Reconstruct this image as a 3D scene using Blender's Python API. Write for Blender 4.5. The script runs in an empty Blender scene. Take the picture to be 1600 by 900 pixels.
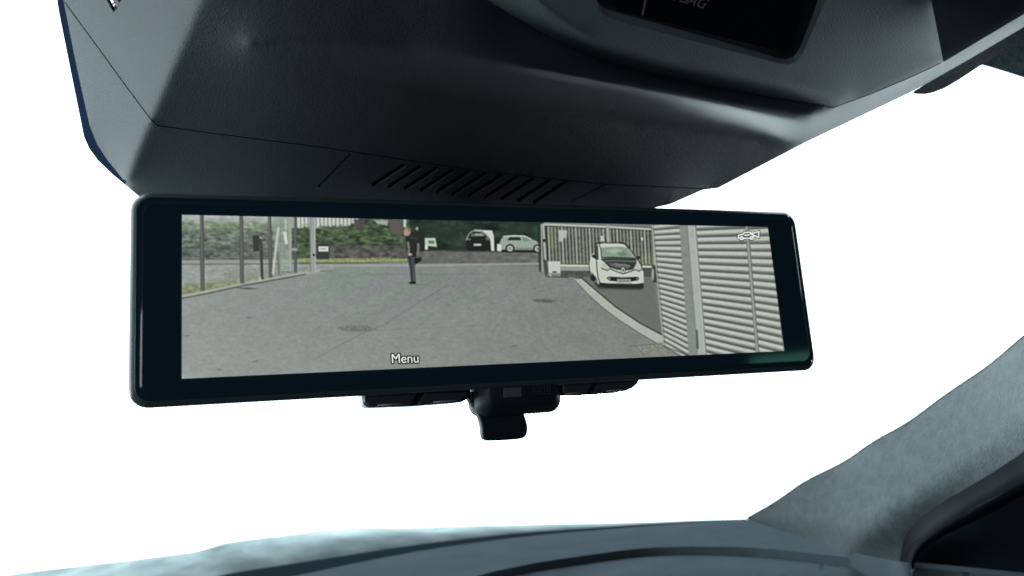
import bpy, bmesh, math, random
import numpy as np
from mathutils import Vector, Matrix
from mathutils.geometry import delaunay_2d_cdt

S = bpy.context.scene
C = bpy.context.collection
random.seed(7); RNG = np.random.default_rng(11)

# ------------------------------------------------------------------ camera
CAM = np.array([-0.0997, -0.26032, -0.04698]); YAW, PITCH, ROLL, F = 0.35384, 0.17362, -0.07406, 1199.75
_cy, _sy, _cp, _sp = math.cos(YAW), math.sin(YAW), math.cos(PITCH), math.sin(PITCH)
FWD = np.array([_sy*_cp, _cy*_cp, _sp]); _r = np.array([_cy, -_sy, 0.0]); _u = np.cross(_r, FWD)
RT = _r*math.cos(ROLL) + _u*math.sin(ROLL); UP = _u*math.cos(ROLL) - _r*math.sin(ROLL)
cd = bpy.data.cameras.new('camera'); cam = bpy.data.objects.new('camera', cd); C.objects.link(cam)
cd.sensor_fit = 'HORIZONTAL'; cd.sensor_width = 36.0; cd.lens = 36.0*F/1600
cd.clip_start = 0.01; cd.clip_end = 60
cd.dof.use_dof = True; cd.dof.focus_distance = 0.28; cd.dof.aperture_fstop = 13.0
M = Matrix.Identity(4)
for i in range(3):
    M[i][0], M[i][1], M[i][2], M[i][3] = RT[i], UP[i], -FWD[i], CAM[i]
cam.matrix_world = M; S.camera = cam

# ------------------------------------------------------------------ world, lamps, exposure
w = bpy.data.worlds.new('World'); S.world = w; w.use_nodes = True
bg = w.node_tree.nodes['Background']; bg.inputs[0].default_value = (0.62, 0.86, 1.0, 1); bg.inputs[1].default_value = 0.014
S.view_settings.view_transform = 'Standard'; S.view_settings.look = 'None'
S.cycles.filter_width = 1.7
S.view_settings.exposure = 0.0; S.view_settings.gamma = 1.0
SKY_EMIT = 3.6

def area(name, loc, target, sx, sy, power, col):
    l = bpy.data.lights.new(name, 'AREA'); l.shape = 'RECTANGLE'; l.size = sx; l.size_y = sy
    l.energy = power; l.color = col
    o = bpy.data.objects.new(name, l); C.objects.link(o); o.location = loc
    o.rotation_euler = (Vector(target) - Vector(loc)).to_track_quat('-Z', 'Y').to_euler()
    return o
area('driver_window_light', (-1.0, 0.30, -0.15), (-0.1, 0.02, 0.06), 0.5, 0.3, 3.6, (0.80, 0.94, 1.0))
area('passenger_window_light', (1.2, 0.35, -0.12), (0.12, -0.02, 0.06), 0.5, 0.3, 3.4, (0.80, 0.95, 1.0))

area('band_fill_light', (0.62, 1.3, -0.20), (0.08, -0.04, 0.057), 0.5, 0.2, 19.0, (0.84, 1.0, 0.97))  # added lamp in front, brightens the forward-facing band of the camera cover
def _mirrored(px, py, d):                        # where the glass at a pixel looks, d metres on
    r = FWD + RT*((px-800)/F) + UP*((450-py)/F); p = CAM + r*((-0.0005-CAM[1])/r[1]); q = np.array([r[0], -r[1], r[2]]); return p + q/np.linalg.norm(q)*d
_ref = _mirrored(1226, 567, 1.2)
area('glass_reflection_light', tuple(_ref), (0.12, 0.0, -0.03), 0.12, 0.032, 0.017, (0.30, 1.0, 0.72))  # added small green lamp, there only for the glass to reflect
area('cabin_fill_light', (-1.1, -1.1, 0.05), (0.1, 0.0, 0.06), 0.6, 0.35, 3.5, (0.80, 0.95, 1.0))  # added fill lamp from behind left, lifts the mirror front and pod

# ------------------------------------------------------------------ helpers
def ray(px, py): return FWD + RT*((px-800)/F) + UP*((450-py)/F)
def at_depth(px, py, d): return CAM + ray(px, py)*d
def on_plane(px, py, n, p):
    r = ray(px, py); d = np.dot(n, np.asarray(p)-CAM)/np.dot(n, r); return CAM + r*d
def face_pt(px, py, y=0.0):                      # a pixel on a plane parallel to the mirror glass
    return on_plane(px, py, np.array([0, 1.0, 0]), (0, y, 0))
TILT = math.radians(20); N0 = np.array([0, math.sin(TILT), math.cos(TILT)]); P0 = np.array([0, 0.034, 0.038])
def wh(px, py, h):                               # inverse depth of a point h metres above the console's base plane
    return np.dot(N0, ray(px, py))/np.dot(N0, P0 + N0*h - CAM)
def wz(px, py, z):                               # inverse depth of a point at height z
    return ray(px, py)[2]/(z - CAM[2])

def link_mesh(name, verts, faces, mat, parent=None, smooth=True):
    me = bpy.data.meshes.new(name); me.from_pydata([tuple(map(float, v)) for v in verts], [], faces); me.update()
    if smooth: me.shade_smooth()
    if mat: me.materials.append(mat)
    o = bpy.data.objects.new(name, me); C.objects.link(o)
    if parent: o.parent = parent; o.matrix_parent_inverse = parent.matrix_world.inverted()
    return o
def empty(name, loc, label, cat):
    o = bpy.data.objects.new(name, None); C.objects.link(o); o.location = loc
    o.matrix_world = Matrix.Translation(loc); o['label'] = label; o['category'] = cat; o.empty_display_size = 0.02
    return o
def bevel(o, width, seg=3, angle=30):
    m = o.modifiers.new('bevel', 'BEVEL'); m.width = width; m.segments = seg; m.limit_method = 'ANGLE'
    m.angle_limit = math.radians(angle); m.harden_normals = True
    return o

# ------------------------------------------------------------------ materials
def lin(c):
    c = np.asarray(c, float)/255.0
    return np.where(c <= 0.04045, c/12.92, ((c+0.055)/1.055)**2.4)
def mat(name, base, rough=0.5, spec=0.5, grain=None, mott=None, coat=0.0, metallic=0.0, sheen=0.0):
    """grain=(scale, strength, distance) fine relief; mott=(scale, amount) colour mottling"""
    m = bpy.data.materials.new(name); m.use_nodes = True; nt = m.node_tree; b = nt.nodes['Principled BSDF']
    b.inputs['Base Color'].default_value = (*base, 1); b.inputs['Roughness'].default_value = rough
    b.inputs['Specular IOR Level'].default_value = spec; b.inputs['Metallic'].default_value = metallic
    b.inputs['Coat Weight'].default_value = coat; b.inputs['Coat Roughness'].default_value = 0.03
    b.inputs['Sheen Weight'].default_value = sheen
    tc = nt.nodes.new('ShaderNodeTexCoord')
    if grain:
        n = nt.nodes.new('ShaderNodeTexNoise'); n.inputs['Scale'].default_value = grain[0]; n.inputs['Detail'].default_value = 3
        nt.links.new(tc.outputs['Object'], n.inputs['Vector'])
        bp = nt.nodes.new('ShaderNodeBump'); bp.inputs['Strength'].default_value = grain[1]; bp.inputs['Distance'].default_value = grain[2]
        nt.links.new(n.outputs['Fac'], bp.inputs['Height']); nt.links.new(bp.outputs['Normal'], b.inputs['Normal'])
    if mott:
        n2 = nt.nodes.new('ShaderNodeTexNoise'); n2.inputs['Scale'].default_value = mott[0]; n2.inputs['Detail'].default_value = 5
        n2.inputs['Roughness'].default_value = 0.65
        nt.links.new(tc.outputs['Object'], n2.inputs['Vector'])
        rp = nt.nodes.new('ShaderNodeMapRange'); rp.inputs['From Min'].default_value = 0.3; rp.inputs['From Max'].default_value = 0.7
        rp.inputs['To Min'].default_value = 1-mott[1]; rp.inputs['To Max'].default_value = 1+mott[1]
        nt.links.new(n2.outputs['Fac'], rp.inputs['Value'])
        mx = nt.nodes.new('ShaderNodeVectorMath'); mx.operation = 'SCALE'; mx.inputs[0].default_value = base
        nt.links.new(rp.outputs['Result'], mx.inputs['Scale']); nt.links.new(mx.outputs[0], b.inputs['Base Color'])
    return m
def emit(name, col, strength=1.0):
    m = bpy.data.materials.new(name); m.use_nodes = True; nt = m.node_tree; nt.nodes.remove(nt.nodes['Principled BSDF'])
    e = nt.nodes.new('ShaderNodeEmission'); e.inputs[0].default_value = (*col, 1); e.inputs[1].default_value = strength
    nt.links.new(e.outputs[0], nt.nodes['Material Output'].inputs[0]); return m

PLASTIC = mat('grained_plastic', (0.15, 0.185, 0.195), 0.62, 0.75, grain=(2000, 0.8, 0.0005), mott=(60, 0.10))
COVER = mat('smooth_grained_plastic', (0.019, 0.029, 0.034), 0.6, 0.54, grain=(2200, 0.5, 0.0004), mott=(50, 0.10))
SIDE_SHADE = mat('side_shade_plastic', (0.008, 0.015, 0.020), 0.9, 0.02, grain=(3400, 0.3, 0.0003))  # shade of the console's side facet, put into its dark colour
CORE = mat('inner_black_plastic', (0.004, 0.004, 0.005), 0.9, 0.1)
RIM = mat('navy_edge_plastic', (0.016, 0.030, 0.062), 0.8, 0.0)
PIANO = mat('switch_panel_black', (0.004, 0.005, 0.006), 0.12, 0.5)
HOUSING = mat('mirror_housing_black', (0.012, 0.015, 0.018), 0.28, 0.5, grain=(900, 0.05, 0.0002))
GLASS = mat('black_display_glass', (0.018, 0.044, 0.068), 0.06, 0.5)
CHAMFER = mat('ground_glass_edge', (0.075, 0.10, 0.10), 0.25, 0.6)
POD = mat('sensor_pod_plastic', (0.015, 0.022, 0.027), 0.5, 0.4, grain=(2500, 0.25, 0.0002))
BUTTON = mat('button_plastic', (0.045, 0.058, 0.066), 0.4, 0.5)
MARK = mat('grey_print', (0.55, 0.60, 0.62), 0.5, 0.4)
SENSOR = mat('sensor_lens', (0.14, 0.16, 0.17), 0.3, 0.5)
LETTER = mat('panel_lettering_grey', (0.30, 0.32, 0.33), 0.6, 0.2)
FABRIC = mat('woven_grey_fabric', (0.076, 0.092, 0.098), 0.95, 0.15, grain=(900, 0.7, 0.0016), mott=(150, 0.26), sheen=0.25)
HEADFAB = mat('dark_headliner_fabric', (0.026, 0.034, 0.038), 0.95, 0.15, grain=(900, 0.9, 0.0012), mott=(280, 0.55), sheen=0.1)
DASH = mat('dashboard_soft_plastic', (0.058, 0.070, 0.080), 0.9, 0.0, grain=(900, 0.25, 0.0005), mott=(40, 0.08))
DASHDARK = mat('dashboard_dark_plastic', (0.010, 0.016, 0.020), 0.9, 0.0)
RUBBER = mat('black_rubber', (0.003, 0.0045, 0.006), 0.8, 0.05)

# ------------------------------------------------------------------ sky: blown-out daylight beyond the windscreen
def build_sky():
    R_, vs, fs = 5.0, [], []
    na, ne = 64, 28
    for j in range(ne+1):
        el = math.radians(-14 + 79*j/ne)
        for i in range(na+1):
            a = math.radians(-93 + 186*i/na)
            vs.append((R_*math.cos(el)*math.sin(a), R_*math.cos(el)*math.cos(a), R_*math.sin(el)))
    for j in range(ne):
        for i in range(na):
            p = j*(na+1)+i; fs.append((p, p+1, p+na+2, p+na+1))
    o = link_mesh('sky', vs, fs, emit('overexposed_daylight', (0.82, 1.0, 1.06), SKY_EMIT)); o['kind'] = 'structure'
build_sky()

# ------------------------------------------------------------------ relief surfaces: constrained triangulation + harmonic fill
def inside(pts, poly):
    pts = np.asarray(pts, float); x, y = pts[:, 0], pts[:, 1]; c = np.zeros(len(pts), bool)
    P = np.asarray(poly, float)
    for (x0, y0), (x1, y1) in zip(P, np.roll(P, -1, 0)):
        if y0 == y1: continue
        k = ((y0 > y) != (y1 > y)) & (x < (x1-x0)*(y-y0)/(y1-y0)+x0); c ^= k
    return c
def dense(line, step):
    out = []
    for a, b in zip(line[:-1], line[1:]):
        a = np.array(a, float); b = np.array(b, float)
        n = max(1, int(round(np.hypot(*(b-a)[:2])/step)))
        for i in range(n): out.append(a + (b-a)*i/n)
    out.append(np.array(line[-1], float)); return out
def relief(outer, lines, free, step, smooth, seed=1):
    """outer, lines: (px, py, w) polylines with known inverse depth; free: (px, py) polylines that only cut.
    returns 2D points, inverse depths and triangles"""
    V, Wd, E = [], [], []
    def add(pl, closed, known):
        d = dense(pl, step); n0 = len(V)
        if closed: d = d[:-1]
        for q in d: V.append(Vector((q[0], q[1]))); Wd.append(q[2] if known else np.nan)
        for i in range(len(d)-1): E.append((n0+i, n0+i+1))
        if closed: E.append((n0+len(d)-1, n0))
    add(list(outer)+[outer[0]], True, True)
    for l in lines: add(l, False, True)
    for l, closed in free: add(l, closed, False)
    rng = np.random.default_rng(seed); o2 = np.array([(q[0], q[1]) for q in outer])
    xs = np.arange(o2[:, 0].min(), o2[:, 0].max(), step); ys = np.arange(o2[:, 1].min(), o2[:, 1].max(), step*0.87)
    g = np.array([(x + (step/2 if j % 2 else 0), y) for j, y in enumerate(ys) for x in xs]); g += rng.normal(0, step*0.08, g.shape)
    g = g[inside(g, o2)]
    cl = np.array([(v.x, v.y) for v in V])
    keep = np.array([((cl-p)**2).sum(1).min() > (0.7*step)**2 for p in g])
    for p in g[keep]: V.append(Vector(p)); Wd.append(np.nan)
    r = delaunay_2d_cdt(V, E, [], 0, 1e-4)
    ov, of, orig = r[0], r[2], r[3]
    P = np.array([(v.x, v.y) for v in ov]); n = len(P)
    W_ = np.full(n, np.nan)
    for i, l in enumerate(orig):
        k = [Wd[j] for j in l if not np.isnan(Wd[j])]
        if k: W_[i] = np.mean(k)
    T = np.array([f for f in of if len(f) == 3])
    T = T[inside(P[T].mean(1), o2)]
    # cotangent Laplacian, solved by conjugate gradients
    I, J, K = [], [], []
    for a, b, c in ((0, 1, 2), (1, 2, 0), (2, 0, 1)):
        u = P[T[:, a]]-P[T[:, c]]; v = P[T[:, b]]-P[T[:, c]]
        cr = np.abs(u[:, 0]*v[:, 1]-u[:, 1]*v[:, 0])+1e-9
        k = np.clip((u*v).sum(1)/cr, 0.02, 20)*0.5
        I += [T[:, a], T[:, b]]; J += [T[:, b], T[:, a]]; K += [k, k]
    I = np.concatenate(I); J = np.concatenate(J); K = np.concatenate(K)
    deg = np.bincount(I, K, n)
    fixed = ~np.isnan(W_); scale = np.nanmean(W_); x = np.where(fixed, W_, scale)
    A = lambda z: deg*z - np.bincount(I, K*z[J], n)
    fr = ~fixed & (deg > 0)
    res = np.where(fr, -A(x), 0); z = np.where(fr, res/np.maximum(deg, 1e-9), 0); p = z.copy(); rz = (res*z).sum()
    for _ in range(900):
        if rz < 1e-18: break
        Ap = np.where(fr, A(p), 0); al = rz/max((p*Ap).sum(), 1e-30); x += al*p; res -= al*Ap
        z = np.where(fr, res/np.maximum(deg, 1e-9), 0); rn = (res*z).sum(); p = z+rn/rz*p; rz = rn
    # rounding of creases; outline stays
    on_out = np.zeros(n, bool)
    ed = np.sort(np.concatenate([T[:, [0, 1]], T[:, [1, 2]], T[:, [2, 0]]]), 1)
    ue, cnt = np.unique(ed, axis=0, return_counts=True); on_out[ue[cnt == 1].ravel()] = True
    for _ in range(smooth):
        av = np.bincount(I, K*x[J], n)/np.maximum(deg, 1e-9); x = np.where(on_out | (deg == 0), x, 0.45*x+0.55*av)
    return P, x, T
def surf_mesh(name, P, W_, T, m, parent=None, wall=0.003, wall_dir=None, offset=0.0, outer_wall=None):
    used, inv = np.unique(T, return_inverse=True); T2 = inv.reshape(-1, 3)
    wd = N0 if wall_dir is None else np.asarray(wall_dir)
    X = np.array([at_depth(px, py, 1/ww) for (px, py), ww in zip(P[used], W_[used])])
    a, b, c = X[T2[:, 0]], X[T2[:, 1]], X[T2[:, 2]]
    nr = np.cross(b-a, c-a)
    if ((CAM-a)*nr).sum() < 0: T2 = T2[:, ::-1]; nr = -nr
    if offset:
        vn = np.zeros_like(X)
        for k in range(3): np.add.at(vn, T2[:, k], nr)
        X = X - vn/np.maximum(np.linalg.norm(vn, axis=1, keepdims=True), 1e-12)*offset
    faces = [tuple(map(int, t)) for t in T2]; verts = list(X)
    if wall:
        ed = {}
        for t in faces:
            for k in range(3):
                e = (t[k], t[(k+1) % 3])
                if (e[1], e[0]) in ed: ed.pop((e[1], e[0]))
                else: ed[e] = 1
        top, bot = {}, {}
        for e in ed:
            for q in e:
                if q not in top:
                    top[q] = len(verts); verts.append(X[q]); bot[q] = len(verts); verts.append(X[q]+wd*wall)
        for (p, q) in ed: faces.append((top[q], top[p], bot[p], bot[q]))
    return link_mesh(name, verts, faces, m, parent)
def offset_line(line, d):
    L = np.array([q[:2] for q in line], float); out = []
    for i in range(len(L)):
        t = L[min(i+1, len(L)-1)]-L[max(i-1, 0)]; t /= np.hypot(*t); out.append(tuple(L[i]+d*np.array([-t[1], t[0]])))
    return out
def spline(pts, n=8):
    """Catmull-Rom through 2D or 3D points"""
    P = [np.array(p, float) for p in pts]; P = [2*P[0]-P[1]]+P+[2*P[-1]-P[-2]]; out = []
    for i in range(1, len(P)-2):
        for k in range(n):
            t = k/n; a, b, c, d = P[i-1:i+3]
            out.append(0.5*((2*b)+(-a+c)*t+(2*a-5*b+4*c-d)*t*t+(-a+3*b-3*c+d)*t**3))
    out.append(P[-2]); return [tuple(q) for q in out]

# ------------------------------------------------------------------ overhead console
def build_console():
    con = empty('overhead_console', tuple(on_plane(700, 150, N0, P0+N0*0.03)),
                'dark grained plastic overhead console and camera cover above the mirror', 'console')
    bow = lambda x: 0.016*((min(max(x, 200), 1330)-780)/560)**2-0.008
    H = lambda pts, hs: [(x, y, wh(x, y, h+bow(x))) for (x, y), h in zip(pts, hs if hasattr(hs, '__len__') else [hs]*len(pts))]
    # silhouette, anticlockwise from the top left
    left_edge = [(58, -220), (80, -60), (92, 20), (110, 110), (131, 214), (139, 232), (152, 250), (176, 273), (205, 297)]
    left_h = [0.054, 0.050, 0.048, 0.043, 0.034, 0.032, 0.029, 0.022, 0.012]
    bottom = [(230, 318), (420, 326), (700, 332), (1000, 330), (1048, 319), (1098, 297), (1110, 295.5), (1122, 294)]
    bottom_h = [0.012, 0.003, -0.001, -0.001, 0.001, 0.006, 0.007, 0.007]
    right = [(1258, 223), (1340, 184), (1420, 146), (1510, 95), (1600, 42), (1670, 2), (1800, -72), (1800, -220)]
    right_h = [0.012, 0.015, 0.018, 0.020, 0.020, 0.020, 0.020, 0.010]
    outer = H(left_edge, left_h)+H(bottom, bottom_h)+H(right, right_h)+H([(1420, -220), (900, -220), (640, -220), (400, -220)], [0.016, 0.018, 0.012, 0.004])
    crease_l = H([(400, -220), (340, -60), (315, 0), (270, 105), (236, 187), (218, 228), (196, 287)], [0.004, 0.004, 0.004, 0.004, 0.005, 0.006, 0.008])
    rim_l = H([(66, -214), (88, -60), (101, 10), (120, 105), (140, 196), (152, 226), (168, 250), (192, 280)], [0.050, 0.046, 0.0445, 0.039, 0.030, 0.027, 0.022, 0.014])
    L2p = spline([(385, 68), (480, 97), (640, 133), (830, 165), (1040, 196), (1190, 215)], 4)+[(1222, 220), (1238, 221), (1250, 218)]
    L2 = H(L2p, [float(np.interp(q[0], [385, 640, 830, 1000, 1200, 1250], [0, 0.001, 0.006, 0.010, 0.012, 0.010])) for q in L2p])
    L1p = spline([(385, 68), (500, 66), (640, 75), (830, 106), (1090, 152), (1235, 184)], 4)+[(1262, 187)]
    L1 = H(L1p, [float(np.interp(q[0], [385, 640, 820, 1180, 1262], [0, -0.002, -0.009, -0.012, -0.011])) for q in L1p])
    corner = H([(1262, 187), (1303, 168)], [-0.011, -0.006])
    seam_c = [(700, -60), (735, -20), (830, 42), (945, 96), (1100, 134), (1303, 168)]
    seam_c = spline(seam_c[:-1], 4)[:-1]+[seam_c[-2], (1303, 168)]
    sc_h = list(np.linspace(0, -0.001, len(seam_c)-1))+[-0.005]
    seam_r = [(1303, 168), (1360, 147), (1420, 122), (1474, 97)]
    C1 = H(seam_c, sc_h); C2 = H(seam_r, [-0.005, -0.003, 0.002, 0.006])
    soft = H(spline([(790, -60), (880, 36), (980, 82), (1130, 118), (1320, 152)], 4), [float(np.interp(k, [0, 6, 16], [-0.002, -0.0065, -0.0065])) for k in range(17)])
    rim_r = H([(1250, 218), (1350, 169), (1440, 115), (1474, 97), (1600, 22), (1670, -20), (1790, -90)], [0.009, 0.009, 0.009, 0.0095, 0.0115, 0.012, 0.013])
    ridge = H([(1474, 97), (1455, 0), (1447, -60), (1420, -214)], [0.0095, -0.002, 0.004, 0.014])
    seam_f = [(103, 6), (150, 70), (195, 132), (236, 187)]
    seam_f2 = [(236, 187), (246, 196), (330, 208), (510, 231), (740, 266), (945, 288), (1110, 295.5)]
    free = []
    # grooves: (centre line, half width in pixels)
    gaps = []
    def gap(line, hw):
        a, b = offset_line(line, hw), offset_line(line, -hw); poly = a+b[::-1]
        gaps.append(poly); free.append((poly+[poly[0]], True)); return poly
    gap([(101, 3)]+seam_f[1:]+seam_f2[1:-1]+[(1106, 295.2)], 0.8)
    gap([(x, y) for x, y in seam_c[6:]]+seam_r[1:-1]+[(1470, 98.5)], 0.6)
    slots = []
    for i in range(11):
        tx = 631+25.2*i; ty = 258.5+2.75*i
        dx, dy = -47, 30; L = math.hypot(dx, dy); ux, uy = dx/L, dy/L; vx, vy = -uy, ux; hw = 3.6
        p = []
        for k in range(7):
            a = math.pi*k/6; p.append((tx+hw*(math.cos(a)*vx-math.sin(a)*ux*0.9), ty+hw*(math.cos(a)*vy-math.sin(a)*uy*0.9)))
        e = (tx+dx, ty+dy)
        for k in range(7):
            a = math.pi+math.pi*k/6; p.append((e[0]+hw*(math.cos(a)*vx-math.sin(a)*ux*0.9), e[1]+hw*(math.cos(a)*vy-math.sin(a)*uy*0.9)))
        slots.append(p); free.append((p+[p[0]], True))
    gap([(944, 289.5), (893, 315)], 0.9); gap([(548, 241), (497, 292)], 1.6)
    wl = []
    for (x0, y0, x1, y1, hw) in ((160, -22, 181, 17, 4.5), (176, -30, 188, 3, 3.0)):
        wl.append(gap([(x0, y0), (x1, y1)], hw))
    recess = [(930, -61.5), (932, 0), (936, 14), (944, 24), (958, 31), (1090, 66), (1216, 99), (1232, 101), (1244, 97), (1254, 84), (1290, 0), (1312, -61.5)]
    recess[0] = (926, -130); recess[-1] = (1338, -130)
    free.append((recess+[recess[0]], True))
    for ln in (L1p, L2p, [(q[0], q[1]) for q in crease_l], [(q[0], q[1]) for q in soft]):
        for d_ in (4.5, -4.5, 9, -9): free.append((offset_line(ln[1:-1], d_), False))
    P, W_, T = relief(outer, [crease_l, rim_l, L1, L2, C1, C2, soft, rim_r, ridge, corner], free, 4.8, 5)
    cen = P[T].mean(1); cls = np.zeros(len(T), int)            # 0 = camera cover
    far = [(1110, 420), (30, 420), (30, -230)]
    cls[inside(cen, [(75, -230), (101, 3)]+seam_f[1:]+seam_f2[1:]+far)] = 1      # front cover with grille
    rim_poly = [(20, -230)]+[(q[0], q[1]) for q in rim_l]+[(205, 300), (60, 400)]
    cls[inside(cen, rim_poly)] = 3
    cls[inside(cen, seam_c+seam_r[1:]+[(1455, 0), (1447, -60), (1418, -230), (620, -230)])] = 2    # console with switch panel
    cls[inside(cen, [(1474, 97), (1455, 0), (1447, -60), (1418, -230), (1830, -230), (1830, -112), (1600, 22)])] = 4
    cls[inside(cen, [(q[0], q[1]) for q in rim_r]+[(1830, -112), (1830, 60), (1420, 160), (1258, 240), (1200, 250)])&(cen[:, 0] > 1255)] = 5
    gi = np.zeros(len(T), bool)
    for g in gaps: gi |= inside(cen, g)
    si = np.zeros(len(T), bool)
    for g in slots: si |= inside(cen, g)
    ri = inside(cen, recess)
    drop = gi | si | ri
    surf_mesh('camera_cover', P, W_, T[(cls == 0) & ~drop], COVER, con, 0.0028)
    fc = surf_mesh('grille_cover', P, W_, T[(cls == 1) & ~drop], COVER, con, 0.0028)
    surf_mesh('switch_console', P, W_, T[(cls == 2) & ~drop], PLASTIC, con, 0.004)
    surf_mesh('edge_trim', P, W_, T[(cls == 3) & ~drop], RIM, con, 0.004, wall_dir=ray(125, 150))
    surf_mesh('side_panel', P, W_, T[(cls == 4) & ~drop], SIDE_SHADE, con, 0.003)
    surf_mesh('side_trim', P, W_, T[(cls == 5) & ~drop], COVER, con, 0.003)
    gp_ = np.array([q for g in gaps+slots for q in dense([(*v, 0) for v in g]+[(*g[0], 0)], 4)])[:, :2]
    nearg = np.array([((gp_-c_)**2).sum(1).min() < 49 for c_ in cen])
    surf_mesh('inner_shell', P, W_, T[nearg & ~ri & (cls != 3) & (cls != 5) & (cen[:, 1] < 318)], CORE, con, 0.0, offset=0.003)
    # vent slots: dark pockets seen through each opening
    for p in slots:
        vs = [at_depth(x, y, 1/wh(x, y, 0.0)) + N0*0.0026 for x, y in p]
        link_mesh('vent_slot', vs, [tuple(range(len(vs)))], CORE, fc, False)
    # switch panel set into the recess, parallel to the surface round it
    near = np.array([min((q[0]-x)**2+(q[1]-y)**2 for x, y in recess) < 900 for q in P]) & (P[:, 1] > -120)
    A_ = np.c_[P[near], np.ones(near.sum())]; cf = np.linalg.lstsq(A_, W_[near], rcond=None)[0]
    b3 = [at_depth(x, y, 1/(cf[0]*x+cf[1]*y+cf[2])) for x, y in ((950, 0), (1250, 0), (1100, 90))]
    nb = np.cross(b3[1]-b3[0], b3[2]-b3[0]); nb /= np.linalg.norm(nb)
    pp = lambda x, y, h: on_plane(x, y, nb, b3[0]+N0*h)
    def slab(name, px, h, t, m_, par):
        q = [pp(x, y, h) for x, y in px]; n = len(q)
        return link_mesh(name, q+[v+N0*t for v in q], [tuple(range(n))]+[(i, (i+1) % n, n+(i+1) % n, n+i) for i in range(n)], m_, par, False)
    pan = slab('switch_panel', [(895, -150), (912, 10), (930, 36), (958, 46), (1215, 116), (1256, 112), (1278, 92), (1360, -150)], 0.0036, 0.003, PLASTIC_DK, con)
    slab('glossy_panel', [(955, -118), (958, 8), (966, 17), (1218, 80), (1230, 78), (1236, 70), (1262, -10), (1300, -118)], 0.0026, 0.0008, PIANO, pan)
    ht = 0.0023
    link_mesh('divider_line', [pp(1010, -14, ht), pp(1013, -14, ht), pp(1005, 24, ht), pp(1002, 24, ht)], [(0, 1, 2, 3)], LETTER, pan, False)
    # AIR BAG lettering, its baseline falling to the right as in the photograph
    o0 = pp(1022, -9, ht); ex = pp(1098, 13.5, ht)-o0; width = np.linalg.norm(ex); ex /= width
    ey = np.cross(-N0, ex); ey = ey if np.dot(ey, pp(1034, -30, ht)-o0) > 0 else -ey
    text_mesh('lettering', 'AIR BAG', o0, ex, ey, -N0, width, LETTER, pan, shear=0.0)
    return con

PLASTIC_DK = mat('recess_dark_plastic', (0.012, 0.016, 0.018), 0.55, 0.4, grain=(2600, 0.4, 0.0003))
def text_mesh(name, body, o0, ex, ey, ez, width, m, parent, shear=0.0, offset=0.0, lift=0.0, ref_width=None, squash=1.0):
    cu = bpy.data.curves.new(name, 'FONT'); cu.body = body; cu.size = 1.0; cu.shear = shear; cu.offset = offset
    cu.resolution_u = 4; to = bpy.data.objects.new(name+'_curve', cu); C.objects.link(to)
    dg = bpy.context.evaluated_depsgraph_get(); me = bpy.data.meshes.new_from_object(to.evaluated_get(dg))
    bpy.data.objects.remove(to)
    xs = [v.co.x for v in me.vertices]; x0, x1 = min(xs), max(xs)
    if ref_width is None: k = width/(x1-x0); xo = x0
    else: k, xo = ref_width
    for v in me.vertices:
        p = np.asarray(o0)+ex*((v.co.x-xo)*k)+ey*(v.co.y*k*squash)+ez*(lift); v.co = p
    me.materials.clear(); me.materials.append(m)
    o = bpy.data.objects.new(name, me); C.objects.link(o); o.parent = parent; o.matrix_parent_inverse = parent.matrix_world.inverted()
    return o, (k, xo)
build_console()

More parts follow.
